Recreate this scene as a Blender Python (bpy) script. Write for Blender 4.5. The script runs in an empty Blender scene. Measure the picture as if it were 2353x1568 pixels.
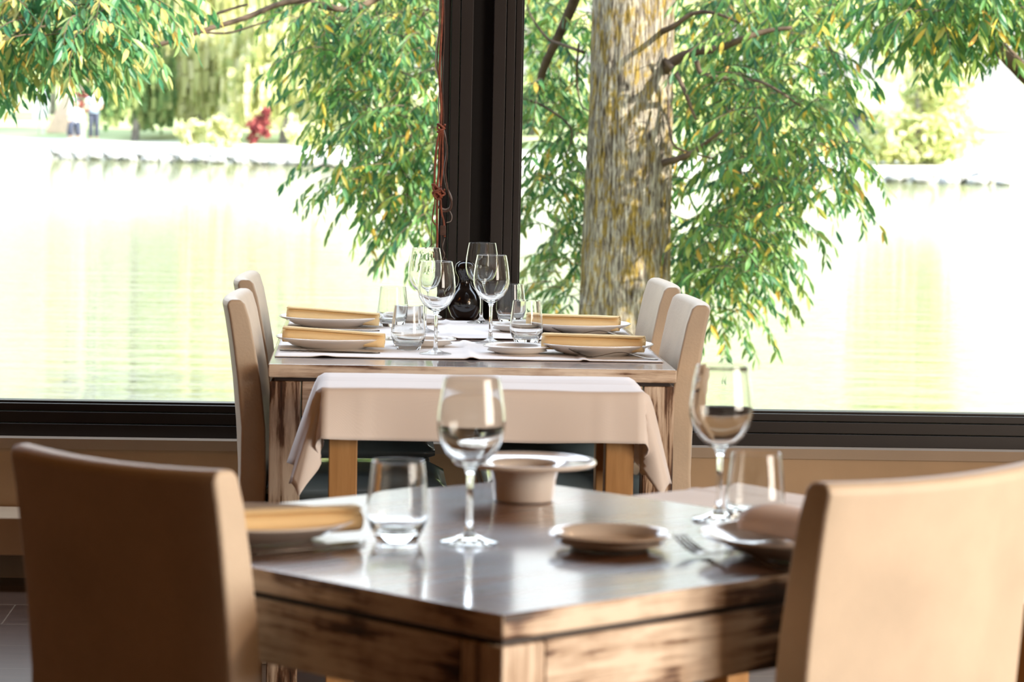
import bpy, bmesh, math, random
from mathutils import Vector, Matrix, noise as mnoise
PI = math.pi
S = bpy.context.scene
COL = S.collection

# ------------------------------------------------------------------ camera, world, sun, exposure
F_PX = 6863.0                      # focal length in pixels of the 2353 px wide frame
YAW, PITCH, ROLL = math.radians(-2.85), -math.atan(516.0 / F_PX), 0.0192
CAM = Vector((0, 0, 1.30))
_f = Vector((math.sin(-YAW) * math.cos(PITCH), math.cos(-YAW) * math.cos(PITCH), math.sin(PITCH)))
_r0 = Vector((math.cos(-YAW), -math.sin(-YAW), 0)); _u0 = _r0.cross(_f)
_r = math.cos(ROLL) * _r0 + math.sin(ROLL) * _u0
_u = -math.sin(ROLL) * _r0 + math.cos(ROLL) * _u0
cd = bpy.data.cameras.new('camera'); cam = bpy.data.objects.new('camera', cd); COL.objects.link(cam)
M = Matrix.Identity(4)
for i in range(3):
    M[i][0], M[i][1], M[i][2], M[i][3] = _r[i], _u[i], -_f[i], CAM[i]
cam.matrix_world = M
cd.sensor_width = 36; cd.lens = 36 * F_PX / 2353; cd.clip_start = .05; cd.clip_end = 500
cd.dof.use_dof = True; cd.dof.focus_distance = 7.7; cd.dof.aperture_fstop = 8.0
S.camera = cam

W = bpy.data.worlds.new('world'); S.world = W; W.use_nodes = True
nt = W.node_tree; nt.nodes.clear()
bg = nt.nodes.new('ShaderNodeBackground'); wo = nt.nodes.new('ShaderNodeOutputWorld')
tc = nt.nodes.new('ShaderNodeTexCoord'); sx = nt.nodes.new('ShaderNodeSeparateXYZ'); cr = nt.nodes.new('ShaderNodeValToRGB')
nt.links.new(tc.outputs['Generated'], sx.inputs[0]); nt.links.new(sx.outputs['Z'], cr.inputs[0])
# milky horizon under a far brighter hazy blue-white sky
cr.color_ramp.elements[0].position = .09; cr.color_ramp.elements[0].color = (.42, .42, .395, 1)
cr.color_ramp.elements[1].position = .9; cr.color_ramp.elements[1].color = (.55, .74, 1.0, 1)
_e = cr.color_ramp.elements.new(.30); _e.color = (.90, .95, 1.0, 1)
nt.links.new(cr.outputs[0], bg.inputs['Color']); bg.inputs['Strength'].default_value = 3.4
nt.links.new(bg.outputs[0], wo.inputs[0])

def light(name, kind, loc, energy, color, direction=None, size=None, size_y=None):
    l = bpy.data.lights.new(name, kind); l.energy = energy; l.color = color
    o = bpy.data.objects.new(name, l); COL.objects.link(o); o.location = loc
    if direction is not None: o.rotation_euler = Vector(direction).to_track_quat('-Z', 'Y').to_euler()
    if kind == 'AREA':
        l.shape = 'RECTANGLE'; l.size = size; l.size_y = size_y
    elif size is not None and kind in ('POINT', 'SPOT'): l.shadow_soft_size = size
    return o
sun = light('sun', 'SUN', (20, -20, 30), 18.0, (1.0, .93, .80), (-.75, .45, -.55)); sun.data.angle = .012
# daylight entering by the wide window of the right-hand wall, behind and beside the camera
light('daylight_right_window', 'AREA', (4.55, 1.5, 1.5), 320, (1.0, .89, .77), (-1, .0, 0), 3.2, 1.9)
# fill lamp added inside the upper panes, brightening the room alone
light('front_window_fill', 'AREA', (.4, 8.22, 2.2), 180, (.74, .85, 1.0), (0, -1, -.42), 8.4, .85)
S.view_settings.view_transform = 'Standard'; S.view_settings.look = 'None'
S.view_settings.exposure = 0.0; S.view_settings.gamma = 1.0; S.view_settings.use_curve_mapping = False
S.cycles.max_bounces = 14; S.cycles.transmission_bounces = 14; S.cycles.glossy_bounces = 6
S.cycles.diffuse_bounces = 4; S.cycles.transparent_max_bounces = 24
S.cycles.use_denoising = True; S.cycles.sample_clamp_indirect = 6
S.cycles.caustics_reflective = False; S.cycles.caustics_refractive = True; S.cycles.blur_glossy = .5

# ------------------------------------------------------------------ surveying helper: the point that a sight line meets at a given wall distance Y or height z
def ray(px, py):
    return _f + _r * ((px - 1176.5) / F_PX) - _u * ((py - 784.0) / F_PX)
def at_y(px, py, Y):
    v = ray(px, py); return CAM + v * (Y / v.y)
def at_z(px, py, z):
    v = ray(px, py); return CAM + v * ((z - CAM.z) / v.z)

# ------------------------------------------------------------------ materials
def new_mat(name):
    m = bpy.data.materials.new(name); m.use_nodes = True; n = m.node_tree; n.nodes.clear()
    out = n.nodes.new('ShaderNodeOutputMaterial'); return m, n, out
def N(n, t, **kw):
    nd = n.nodes.new(t)
    for k, v in kw.items():
        if k in nd.inputs: nd.inputs[k].default_value = v
        else: setattr(nd, k, v)
    return nd
def coords(n, scale=(1, 1, 1), kind='Object', rot=(0, 0, 0)):
    t = N(n, 'ShaderNodeTexCoord'); mp = N(n, 'ShaderNodeMapping'); mp.inputs['Scale'].default_value = scale
    mp.inputs['Rotation'].default_value = rot
    n.links.new(t.outputs[kind], mp.inputs[0]); return mp.outputs[0]
def ramp(n, src, stops, interp='LINEAR'):
    r = N(n, 'ShaderNodeValToRGB'); e = r.color_ramp.elements; r.color_ramp.interpolation = interp
    while len(e) > 1: e.remove(e[-1])
    e[0].position, e[0].color = stops[0][0], (*stops[0][1], 1)
    for p, c in stops[1:]:
        x = e.new(p); x.color = (*c, 1)
    n.links.new(src, r.inputs[0]); return r.outputs[0]
def noise_tex(n, vec, scale, detail=4, rough=.5, dist=0):
    t = N(n, 'ShaderNodeTexNoise', Scale=scale, Detail=detail, Roughness=rough, Distortion=dist)
    n.links.new(vec, t.inputs['Vector']); return t.outputs['Fac']
def bump(n, src, strength, dist=.002):
    b = N(n, 'ShaderNodeBump', Strength=strength, Distance=dist); n.links.new(src, b.inputs['Height']); return b.outputs[0]
def principled(n, out, **kw):
    p = N(n, 'ShaderNodeBsdfPrincipled', **kw); n.links.new(p.outputs[0], out.inputs[0]); return p
def mixc(n, fac, a, b, mode='MIX'):
    m = N(n, 'ShaderNodeMix'); m.data_type = 'RGBA'; m.blend_type = mode
    if isinstance(fac, float): m.inputs[0].default_value = fac
    else: n.links.new(fac, m.inputs[0])
    for i, v in ((6, a), (7, b)):
        if isinstance(v, tuple): m.inputs[i].default_value = (*v, 1)
        else: n.links.new(v, m.inputs[i])
    return m.outputs[2]

def mat_simple(name, col, rough=.5, metallic=0, var=.08, vscale=6, bmp=.0, bscale=80, spec=.5, coat=0):
    m, n, out = new_mat(name)
    p = principled(n, out, Roughness=rough, Metallic=metallic)
    p.inputs['Specular IOR Level'].default_value = spec; p.inputs['Coat Weight'].default_value = coat; p.inputs['Coat Roughness'].default_value = .05
    v = coords(n)
    f = noise_tex(n, v, vscale, 5)
    c2 = tuple(max(0, x * (1 - var * 2)) for x in col); c1 = tuple(min(1, x * (1 + var)) for x in col)
    n.links.new(ramp(n, f, [(.3, c2), (.7, c1)]), p.inputs['Base Color'])
    if bmp: n.links.new(bump(n, noise_tex(n, v, bscale, 3), bmp), p.inputs['Normal'])
    return m

MAT = {}
MAT['cover'] = mat_simple('chair_cover', (.66, .555, .43), .55, var=.07, vscale=7, bmp=.25, bscale=160, spec=.35)
MAT['seat'] = mat_simple('dark_leather', (.16, .23, .27), .36, var=.15, vscale=5, bmp=.35, bscale=25, coat=.7)
MAT['chair_frame'] = mat_simple('chair_frame_paint', (.55, .51, .42), .5, var=.08)
MAT['porcelain'] = mat_simple('porcelain', (.82, .77, .71), .14, var=.015, spec=.55)
MAT['steel'] = mat_simple('steel', (.30, .26, .22), .22, metallic=1, var=.05, vscale=30)
MAT['frame'] = mat_simple('window_frame_metal', (.022, .018, .017), .38, var=.06, spec=.4)
MAT['black'] = mat_simple('black_recess', (.006, .005, .005), .55, spec=.2)
MAT['wall'] = mat_simple('wall_paint', (.56, .42, .28), .8, var=.05, bmp=.1, bscale=60)
MAT['walltrim'] = mat_simple('wall_trim_paint', (.45, .37, .29), .7, var=.03)
MAT['brownwall'] = mat_simple('brown_wall', (.07, .026, .007), .7, var=.2)
MAT['ceiling'] = mat_simple('ceiling_paint', (.13, .07, .03), .9, var=.04)
MAT['vase'] = mat_simple('black_glaze', (.006, .004, .004), .12, var=.3, spec=.6)
MAT['cord'] = mat_simple('rust_cord', (.28, .075, .035), .6, var=.25, vscale=60)
MAT['greycord'] = mat_simple('grey_wire', (.28, .24, .22), .45, var=.2, vscale=60)
MAT['darkcord'] = mat_simple('brown_wire', (.09, .04, .025), .5, var=.2, vscale=60)
MAT['napkin'] = mat_simple('yellow_napkin', (.95, .73, .40), .85, var=.03, vscale=10, bmp=.3, bscale=700, spec=.1)
MAT['napkin_pink'] = mat_simple('pinkish_napkin', (.95, .82, .74), .85, var=.03, spec=.1)
MAT['rock'] = mat_simple('rock', (.42, .42, .43), .85, var=.35, vscale=2.5, bmp=.6, bscale=6)
MAT['whitepost'] = mat_simple('white_paint', (.85, .85, .88), .5, var=.04)
MAT['peach'] = mat_simple('peach_canvas', (.85, .62, .5), .7, var=.06)
MAT['skin'] = mat_simple('skin', (.6, .38, .28), .55)
MAT['shirt_blue'] = mat_simple('pale_blue_shirt', (.55, .68, .9), .8)
MAT['shirt_white'] = mat_simple('white_shirt', (.85, .86, .9), .8)
MAT['trousers'] = mat_simple('dark_trousers', (.05, .06, .1), .8)
MAT['bulb'] = None

def mat_cloth():
    m, n, out = new_mat('white_tablecloth')
    p = principled(n, out, Roughness=.85); p.inputs['Specular IOR Level'].default_value = .12
    p.inputs['Sheen Weight'].default_value = .15
    v = coords(n)
    f = noise_tex(n, v, 4, 3)
    n.links.new(ramp(n, f, [(.3, (.84, .79, .76)), (.7, (.88, .83, .80))]), p.inputs['Base Color'])
    w1 = N(n, 'ShaderNodeTexWave', Scale=260); w1.bands_direction = 'X'; n.links.new(v, w1.inputs[0])
    w2 = N(n, 'ShaderNodeTexWave', Scale=260); w2.bands_direction = 'Y'; n.links.new(v, w2.inputs[0])
    a = N(n, 'ShaderNodeMath'); a.operation = 'ADD'; n.links.new(w1.outputs[1], a.inputs[0]); n.links.new(w2.outputs[1], a.inputs[1])
    n.links.new(bump(n, a.outputs[0], .12, .0006), p.inputs['Normal'])
    return m
MAT['cloth'] = mat_cloth()

def mat_oak(name, base, dark, axis='Z'):
    m, n, out = new_mat(name)
    p = principled(n, out, Roughness=.5)
    sc = {'Z': (14, 14, 1.1), 'X': (1.1, 14, 14), 'Y': (14, 1.1, 14)}[axis]
    v = coords(n, sc)
    f = noise_tex(n, v, 4, 6, .6, .4)
    n.links.new(ramp(n, f, [(.3, dark), (.65, base)]), p.inputs['Base Color'])
    n.links.new(bump(n, f, .15, .001), p.inputs['Normal'])
    return m
MAT['oak'] = mat_oak('oak', (.50, .28, .11), (.36, .185, .06))

def mat_distressed(name, axis, amount=.47, seed=0.0):
    """Cream paint worn through to dark brown wood in strokes along the grain."""
    m, n, out = new_mat(name)
    p = principled(n, out, Roughness=.42); p.inputs['Specular IOR Level'].default_value = .45
    sc = {'Z': (22, 22, 1.6), 'X': (1.6, 22, 22), 'Y': (22, 1.6, 22)}[axis]
    v = coords(n, sc)
    strokes = noise_tex(n, v, 2.2, 8, .68, .25)
    big = noise_tex(n, coords(n, (3.2, 3.2, 2.4)), 2.0 + seed, 3, .5)
    a = N(n, 'ShaderNodeMath'); a.operation = 'MULTIPLY_ADD'; a.inputs[1].default_value = .62
    n.links.new(strokes, a.inputs[0])
    b = N(n, 'ShaderNodeMath'); b.operation = 'MULTIPLY'; b.inputs[1].default_value = .38; n.links.new(big, b.inputs[0])
    n.links.new(b.outputs[0], a.inputs[2])
    c = ramp(n, a.outputs[0], [(amount - .07, (.035, .016, .008)), (amount - .015, (.15, .075, .04)), (amount + .02, (.50, .37, .26)), (amount + .10, (.78, .66, .52))])
    n.links.new(c, p.inputs['Base Color'])
    n.links.new(bump(n, a.outputs[0], .3, .002), p.inputs['Normal'])
    return m
MAT['dist_v'] = mat_distressed('distressed_paint_vertical', 'Z', .50)
MAT['dist_x'] = mat_distressed('distressed_paint_lengthwise', 'X', .455, .6)
MAT['dist_y'] = mat_distressed('distressed_paint_crosswise', 'Y', .455, .9)
MAT['dark_wood'] = mat_simple('dark_wood', (.03, .016, .01), .5, var=.2)

def mat_tabletop():
    m, n, out = new_mat('glossy_brown_tabletop')
    p = principled(n, out, Roughness=.2); p.inputs['Coat Weight'].default_value = 1.0; p.inputs['Coat Roughness'].default_value = .10; p.inputs['Specular IOR Level'].default_value = .3
    v = coords(n, (1.2, 16, 1))
    f = noise_tex(n, v, 1.8, 8, .62, .5)
    g = noise_tex(n, coords(n, (1.5, 5, 1)), 1.3, 3)
    c1 = ramp(n, f, [(.32, (.075, .035, .022)), (.48, (.24, .125, .075)), (.62, (.40, .24, .155)), (.8, (.55, .40, .29))])
    c2 = ramp(n, g, [(.35, (.45, .42, .40)), (.65, (1, 1, 1))])
    n.links.new(mixc(n, .8, c1, c2, 'MULTIPLY'), p.inputs['Base Color'])
    n.links.new(ramp(n, f, [(.3, (.42, .42, .42)), (.8, (.6, .6, .6))]), p.inputs['Roughness'])
    n.links.new(bump(n, f, .12, .0012), p.inputs['Normal'])
    return m
MAT['top'] = mat_tabletop()

def mat_floor():
    m, n, out = new_mat('dark_tile_floor')
    p = principled(n, out, Roughness=.28)
    b = N(n, 'ShaderNodeTexBrick', Scale=1.0); b.offset = .5
    b.inputs['Color1'].default_value = (.075, .042, .03, 1); b.inputs['Color2'].default_value = (.10, .06, .043, 1)
    b.inputs['Mortar'].default_value = (.20, .15, .11, 1); b.inputs['Mortar Size'].default_value = .0022
    b.inputs['Brick Width'].default_value = .9; b.inputs['Row Height'].default_value = .3
    n.links.new(coords(n), b.inputs['Vector'])
    f = noise_tex(n, coords(n, (2, 9, 1)), 3, 5)
    n.links.new(mixc(n, .5, b.outputs['Color'], ramp(n, f, [(.3, (.5, .5, .5)), (.7, (1.3, 1.3, 1.3))]), 'MULTIPLY'), p.inputs['Base Color'])
    n.links.new(bump(n, b.outputs['Fac'], -.2, .002), p.inputs['Normal'])
    return m
MAT['floor'] = mat_floor()

def mat_glass(name, ior=1.48, col=(1, 1, 1)):
    m, n, out = new_mat(name)
    g = N(n, 'ShaderNodeBsdfGlass', IOR=ior, Roughness=0.0); g.inputs['Color'].default_value = (*col, 1)
    n.links.new(g.outputs[0], out.inputs[0]); return m
MAT['glass'] = mat_glass('drinking_glass', 1.45, (.985, .99, .985))

def mat_pane():
    m, n, out = new_mat('window_glass')
    t = N(n, 'ShaderNodeBsdfTransparent'); t.inputs['Color'].default_value = (.98, .985, .975, 1)
    g = N(n, 'ShaderNodeBsdfGlossy', Roughness=0.0)
    fr = N(n, 'ShaderNodeFresnel', IOR=1.5); mx = N(n, 'ShaderNodeMixShader')
    n.links.new(fr.outputs[0], mx.inputs[0]); n.links.new(t.outputs[0], mx.inputs[1]); n.links.new(g.outputs[0], mx.inputs[2])
    n.links.new(mx.outputs[0], out.inputs[0]); return m
MAT['pane'] = mat_pane()

def mat_leaf(name, stops, trans=.45, rough=.45, spec=.5):
    m, n, out = new_mat(name)
    geo = N(n, 'ShaderNodeNewGeometry')
    c = ramp(n, geo.outputs['Random Per Island'], stops)
    p = N(n, 'ShaderNodeBsdfPrincipled', Roughness=rough); p.inputs['Specular IOR Level'].default_value = spec
    tr = N(n, 'ShaderNodeBsdfTranslucent'); mx = N(n, 'ShaderNodeMixShader'); mx.inputs[0].default_value = trans
    n.links.new(c, p.inputs['Base Color']); n.links.new(c, tr.inputs['Color'])
    n.links.new(p.outputs[0], mx.inputs[1]); n.links.new(tr.outputs[0], mx.inputs[2]); n.links.new(mx.outputs[0], out.inputs[0])
    return m
MAT['leaf'] = mat_leaf('green_leaves', [(0, (.025, .12, .055)), (.3, (.06, .19, .055)), (.55, (.12, .26, .06)), (.8, (.23, .33, .08)), (.94, (.34, .38, .08)), (.98, (.65, .45, .06)), (1, (.7, .38, .08))], .4)
MAT['leaf_yellow'] = mat_leaf('yellowing_leaves', [(0, (.03, .15, .07)), (.4, (.07, .22, .07)), (.65, (.17, .30, .10)), (.82, (.34, .40, .14)), (.92, (.55, .46, .14)), (1, (.75, .44, .10))], .42)
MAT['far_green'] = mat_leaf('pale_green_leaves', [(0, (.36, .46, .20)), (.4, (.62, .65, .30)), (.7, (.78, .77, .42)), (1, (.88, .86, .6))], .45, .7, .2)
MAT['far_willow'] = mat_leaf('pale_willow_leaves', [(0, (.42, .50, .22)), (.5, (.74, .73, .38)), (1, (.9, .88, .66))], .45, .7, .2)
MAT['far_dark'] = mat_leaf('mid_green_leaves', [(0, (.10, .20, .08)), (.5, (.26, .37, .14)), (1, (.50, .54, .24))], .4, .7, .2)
MAT['far_red'] = mat_leaf('dark_red_leaves', [(0, (.12, .02, .03)), (.6, (.26, .05, .06)), (1, (.5, .16, .14))], .3, .7, .2)

def mat_bark():
    m, n, out = new_mat('lichen_bark')
    p = principled(n, out, Roughness=.9); p.inputs['Specular IOR Level'].default_value = .15
    v = coords(n, (30, 30, 3.6))
    f = noise_tex(n, v, 3.0, 8, .65, .5)
    vo = N(n, 'ShaderNodeTexVoronoi', Scale=3.2); n.links.new(coords(n, (9, 9, 1.3)), vo.inputs['Vector'])
    lich = noise_tex(n, coords(n, (9, 9, 3.2)), 2.6, 9, .75)
    base = ramp(n, f, [(.36, (.03, .02, .015)), (.48, (.24, .20, .165)), (.62, (.62, .56, .46))])
    moss = ramp(n, lich, [(.485, (0, 0, 0)), (.57, (.9, .9, .9))])
    col = mixc(n, moss, base, ramp(n, f, [(.35, (.08, .055, .012)), (.6, (.46, .30, .045))]))
    n.links.new(col, p.inputs['Base Color'])
    n.links.new(bump(n, f, 1.0, .03), p.inputs['Normal'])
    return m
MAT['bark'] = mat_bark()
MAT['twig'] = mat_simple('dark_bark', (.10, .07, .05), .85, var=.3, vscale=9, bmp=.5, bscale=40, spec=.2)
MAT['farbark'] = mat_simple('grey_bark', (.30, .28, .27), .9, var=.25, vscale=3, spec=.1)

def mat_water():
    m, n, out = new_mat('lake_water')
    p = principled(n, out, Roughness=.03); p.inputs['Specular IOR Level'].default_value = .5; p.inputs['IOR'].default_value = 1.33
    p.inputs['Base Color'].default_value = (.13, .155, .05, 1)
    v = coords(n, (.55, 2.6, 1), 'Object')
    a = noise_tex(n, v, .9, 4, .5)
    b2 = noise_tex(n, coords(n, (1.6, 7, 1), 'Object'), 1.7, 3, .5)
    s = N(n, 'ShaderNodeMath'); s.operation = 'MULTIPLY_ADD'; s.inputs[1].default_value = .35
    n.links.new(b2, s.inputs[0]); n.links.new(a, s.inputs[2])
    n.links.new(bump(n, s.outputs[0], .6, .07), p.inputs['Normal'])
    return m
MAT['water'] = mat_water()
MAT['ground'] = mat_simple('bank_ground', (.30, .30, .14), .95, var=.3, vscale=.8, spec=.1)
MAT['farground'] = mat_simple('pale_path', (.78, .76, .66), .95, var=.1, vscale=.3, spec=.1)
MAT['lawn'] = mat_simple('lawn', (.50, .56, .30), .95, var=.2, vscale=.3, spec=.1)

# ------------------------------------------------------------------ mesh helpers
def link(name, bm, mats, parent=None, smooth=False, bevel=None, label=None):
    me = bpy.data.meshes.new(name); bm.normal_update(); bm.to_mesh(me); bm.free()
    for m in (mats if isinstance(mats, (list, tuple)) else [mats]): me.materials.append(m)
    if smooth:
        for p in me.polygons: p.use_smooth = True
    o = bpy.data.objects.new(name, me); COL.objects.link(o)
    if parent is not None: o.parent = parent
    if bevel:
        b = o.modifiers.new('bevel', 'BEVEL'); b.width = bevel; b.segments = 3; b.limit_method = 'ANGLE'; b.angle_limit = .6
        for p in me.polygons: p.use_smooth = True
        w = o.modifiers.new('normals', 'WEIGHTED_NORMAL'); w.keep_sharp = True
    if label: o['label'] = label
    return o
def thing(name, label, cat, loc=(0, 0, 0), rz=0, group=None):
    o = bpy.data.objects.new(name, None); COL.objects.link(o); o.location = loc; o.rotation_euler = (0, 0, rz)
    o.empty_display_size = .1
    o['label'] = label; o['category'] = cat
    if group: o['group'] = group
    return o
def tag(o, label, cat, group=None, kind=None):
    o['label'] = label; o['category'] = cat
    if group: o['group'] = group
    if kind: o['kind'] = kind
    return o
def dup(root, loc, rz, label, group=None):
    r = root.copy(); COL.objects.link(r); r.location = loc; r.rotation_euler = (0, 0, rz); r['label'] = label
    if group: r['group'] = group
    for ch in list(root.children):
        c = ch.copy(); COL.objects.link(c); c.parent = r
        for g in ch.children:
            d = g.copy(); COL.objects.link(d); d.parent = c
    return r
def box(bm, x0, x1, y0, y1, z0, z1, mi=0):
    vs = [bm.verts.new((x, y, z)) for z in (z0, z1) for y in (y0, y1) for x in (x0, x1)]
    fs = []
    for idx in ((0, 2, 3, 1), (4, 5, 7, 6), (0, 1, 5, 4), (2, 6, 7, 3), (0, 4, 6, 2), (1, 3, 7, 5)):
        f = bm.faces.new([vs[i] for i in idx]); f.material_index = mi; fs.append(f)
    return fs
def boxes(lst):
    bm = bmesh.new()
    for b in lst: box(bm, *b)
    return bm
def lathe(prof, n=48, bm=None, c=(0, 0)):
    bm = bm or bmesh.new(); rings = []
    for r, z in prof:
        if r < 1e-6: rings.append([bm.verts.new((c[0], c[1], z))])
        else: rings.append([bm.verts.new((c[0] + r * math.cos(2 * PI * k / n), c[1] + r * math.sin(2 * PI * k / n), z)) for k in range(n)])
    for a, b in zip(rings, rings[1:]):
        if len(a) == 1 and len(b) == 1: continue
        for k in range(n):
            k2 = (k + 1) % n
            if len(a) == 1: bm.faces.new((a[0], b[k2], b[k]))
            elif len(b) == 1: bm.faces.new((a[k], a[k2], b[0]))
            else: bm.faces.new((a[k], a[k2], b[k2], b[k]))
    return bm
def tube(bm, pts, radii, n=8, cap=True):
    pts = [Vector(p) for p in pts]; rings = []
    if not isinstance(radii, (list, tuple)): radii = [radii] * len(pts)
    up = Vector((0, 0, 1))
    prev = None
    for i, p in enumerate(pts):
        t = (pts[min(i + 1, len(pts) - 1)] - pts[max(i - 1, 0)])
        t = t.normalized() if t.length > 1e-9 else Vector((0, 0, 1))
        a = prev if prev is not None else (t.orthogonal())
        a = a - t * a.dot(t)
        a = a.normalized() if a.length > 1e-6 else t.orthogonal().normalized()
        prev = a; b = t.cross(a)
        rings.append([bm.verts.new(p + (a * math.cos(2 * PI * k / n) + b * math.sin(2 * PI * k / n)) * radii[i]) for k in range(n)])
    for A, B in zip(rings, rings[1:]):
        for k in range(n): bm.faces.new((A[k], A[(k + 1) % n], B[(k + 1) % n], B[k]))
    if cap:
        bm.faces.new(rings[0][::-1]); bm.faces.new(rings[-1])
    return bm
def smooth_path(pts, k=6):
    P = [Vector(p) for p in pts]; P = [P[0] * 2 - P[1]] + P + [P[-1] * 2 - P[-2]]; out = []
    for i in range(1, len(P) - 2):
        for j in range(k):
            t = j / k
            out.append(.5 * ((2 * P[i]) + (-P[i - 1] + P[i + 1]) * t + (2 * P[i - 1] - 5 * P[i] + 4 * P[i + 1] - P[i + 2]) * t * t + (-P[i - 1] + 3 * P[i] - 3 * P[i + 1] + P[i + 2]) * t ** 3))
    out.append(P[-2]); return out

def struct(name, bm, m, parent=None, bevel=None):
    o = link(name, bm, m, parent, bevel=bevel)
    if parent is None: o['kind'] = 'structure'
    return o

# ------------------------------------------------------------------ the setting
WY = 8.25
struct('floor', boxes([(-4.5, 4.6, -3.0, WY + .2, -.1, 0)]), MAT['floor'])
struct('ceiling', boxes([(-4.5, 4.8, -3.0, 8.9, 2.75, 2.9)]), MAT['ceiling'])
struct('wall_back', boxes([(-4.5, 4.8, WY, WY + .2, 0, .362)]), MAT['wall'])
struct('trim_1', boxes([(-4.5, 4.6, WY - .012, WY + .2, .362, .39)]), MAT['walltrim'])
struct('trim_2', boxes([(-4.5, 4.6, 8.02, WY, .095, .20)]), MAT['wall'], bevel=.006)          # low boxed ledge along the window wall
struct('wall_left', boxes([(-4.6, -4.5, -3.1, 8.45, -.1, 2.9)]), MAT['brownwall'])
struct('wall_front', boxes([(-4.6, 4.8, -3.1, -3.0, -.1, 2.9)]), MAT['brownwall'])
struct('wall_right', boxes([(4.6, 4.8, -3.0, -.15, 0, 2.9), (4.6, 4.8, 3.15, 8.45, 0, 2.9), (4.6, 4.8, -.15, 3.15, 0, .5), (4.6, 4.8, -.15, 3.15, 2.5, 2.9)]), MAT['wall'])
struct('added_eave', boxes([(4.8, 8.0, -4.5, 5.0, 2.75, 2.85)]), MAT['ceiling'])                     # unseen deep eave, added to keep the sun out of the right-hand window

def window(name, x0, x1, jamb_left, jamb_right):
    z0, z1 = .39, 2.75
    root = bpy.data.objects.new(name, None); COL.objects.link(root); root['kind'] = 'structure'; root.location = ((x0 + x1) / 2, 8.3, z0)
    ox, oy, oz = root.location
    def B(l): return boxes([(a - ox, b - ox, c - oy, d - oy, e - oz, f - oz) for a, b, c, d, e, f in l])
    # stepped bottom rail, jamb stiles and head, in one frame
    parts = [(x0, x1, 8.300, 8.40, z0, .425), (x0, x1, 8.308, 8.40, .427, .458), (x0, x1, 8.318, 8.40, .460, .4795), (x0, x1, 8.345, 8.40, .4795, .485)]
    for on, a, sgn in ((jamb_left, x0, 1), (jamb_right, x1, -1)):
        if not on: continue
        for i, (p, q, y) in enumerate(((0, .034, 8.300), (.036, .060, 8.306), (.062, .080, 8.318), (.080, .086, 8.345))):
            u, v = sorted((a + sgn * p, a + sgn * q)); parts.append((u, v, y, 8.40, .425, z1))
    parts.append((x0, x1, 8.30, 8.40, 2.66, z1))
    fr = link('window_frame', B(parts), MAT['frame'], root, bevel=.0015)
    link('glass_pane', B([(x0 + .01, x1 - .01, 8.368, 8.374, .47, 2.70)]), MAT['pane'], root)
    return root
window('window_1', -4.5, .290, False, True)
window('window_2', .347, 4.6, True, False)
struct('trim_4', boxes([(.290, .347, 8.35, 8.44, .39, 2.75)]), MAT['black'])                   # dark column between the two windows

# lamps under the ceiling behind the camera: their warm bulbs mirror in every glass
def spot_fixture(i, x, y, z, e):
    t = thing('ceiling_spotlight', 'small round ceiling spotlight with a warm bulb, above the tables', 'ceiling light', (x, y, z), 0, 'warm ceiling spotlights')
    bm = lathe([(0, .0), (.045, 0), (.045, -.09), (.04, -.09), (.036, -.02), (0, -.02)], 24)
    link('lamp_shade', bm, MAT['steel'], t, True)
    light('warm_bulb_light', 'POINT', (x, y, z - .13), e, (1.0, .66, .40) if x > 0 else (1.0, .40, .08), size=.03)
for i, (x, y, e) in enumerate([(-2.6, 1.2, 5.0), (-1.2, 1.0, 3.0), (3.6, .6, 75), (4.2, 1.6, 75), (3.2, 2.6, 55), (-3.2, 4.8, 12), (2.6, 5.0, 26), (-1.8, 5.6, 14)]):
    spot_fixture(i, x, y, 2.745, e)

# ------------------------------------------------------------------ tables
def distressed_table(label, cx, cy, w, d, rz, group=None, H=.749, top_t=.030, apron=.078, leg=.068):
    """Table of chunky square legs and a deep apron, every face but the top in worn cream paint; w along local x."""
    t = thing('dining_table', label, 'table', (cx, cy, 0), rz)
    bm = bmesh.new(); fs = box(bm, -w / 2, w / 2, -d / 2, d / 2, H - top_t, H, 1)
    fs[1].material_index = 0; fs[4].material_index = 2; fs[5].material_index = 2; fs[0].material_index = 3
    link('tabletop', bm, [MAT['top'], MAT['dist_x'], MAT['dist_y'], MAT['dark_wood']], t, bevel=.004)
    zr = H - top_t
    link('shadow_gap_rail', boxes([(-w / 2 + .014, w / 2 - .014, -d / 2 + .014, d / 2 - .014, zr - .008, zr)]), MAT['dark_wood'], t)
    za = zr - .008
    i = .006
    for s in (-1, 1):
        o = link('apron', boxes([(-w / 2 + leg + .007, w / 2 - leg - .007, s * (d / 2 - i) - (.022 if s > 0 else 0), s * (d / 2 - i) + (.022 if s < 0 else 0), za - apron, za)]), MAT['dist_x'], t, bevel=.002)
        o = link('apron', boxes([(s * (w / 2 - i) - (.022 if s > 0 else 0), s * (w / 2 - i) + (.022 if s < 0 else 0), -d / 2 + leg + .007, d / 2 - leg - .007, za - apron, za)]), MAT['dist_y'], t, bevel=.002)
    for sx_ in (-1, 1):
        for sy_ in (-1, 1):
            x0 = sx_ * (w / 2 - .004); x1 = x0 - sx_ * leg; y0 = sy_ * (d / 2 - .004); y1 = y0 - sy_ * leg
            link('leg', boxes([(min(x0, x1), max(x0, x1), min(y0, y1), max(y0, y1), 0, za)]), MAT['dist_v'], t, bevel=.003)
    return t
distressed_table('long worn cream-painted wooden table standing against the window, laid for four', .2415, 7.32, .900, 1.56, 0)
NT_A = math.radians(41.5)
NTC = (.197, 3.895)
distressed_table('square worn wooden table in the foreground, corner towards the viewer', NTC[0], NTC[1], .88, .88, NT_A)

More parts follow.
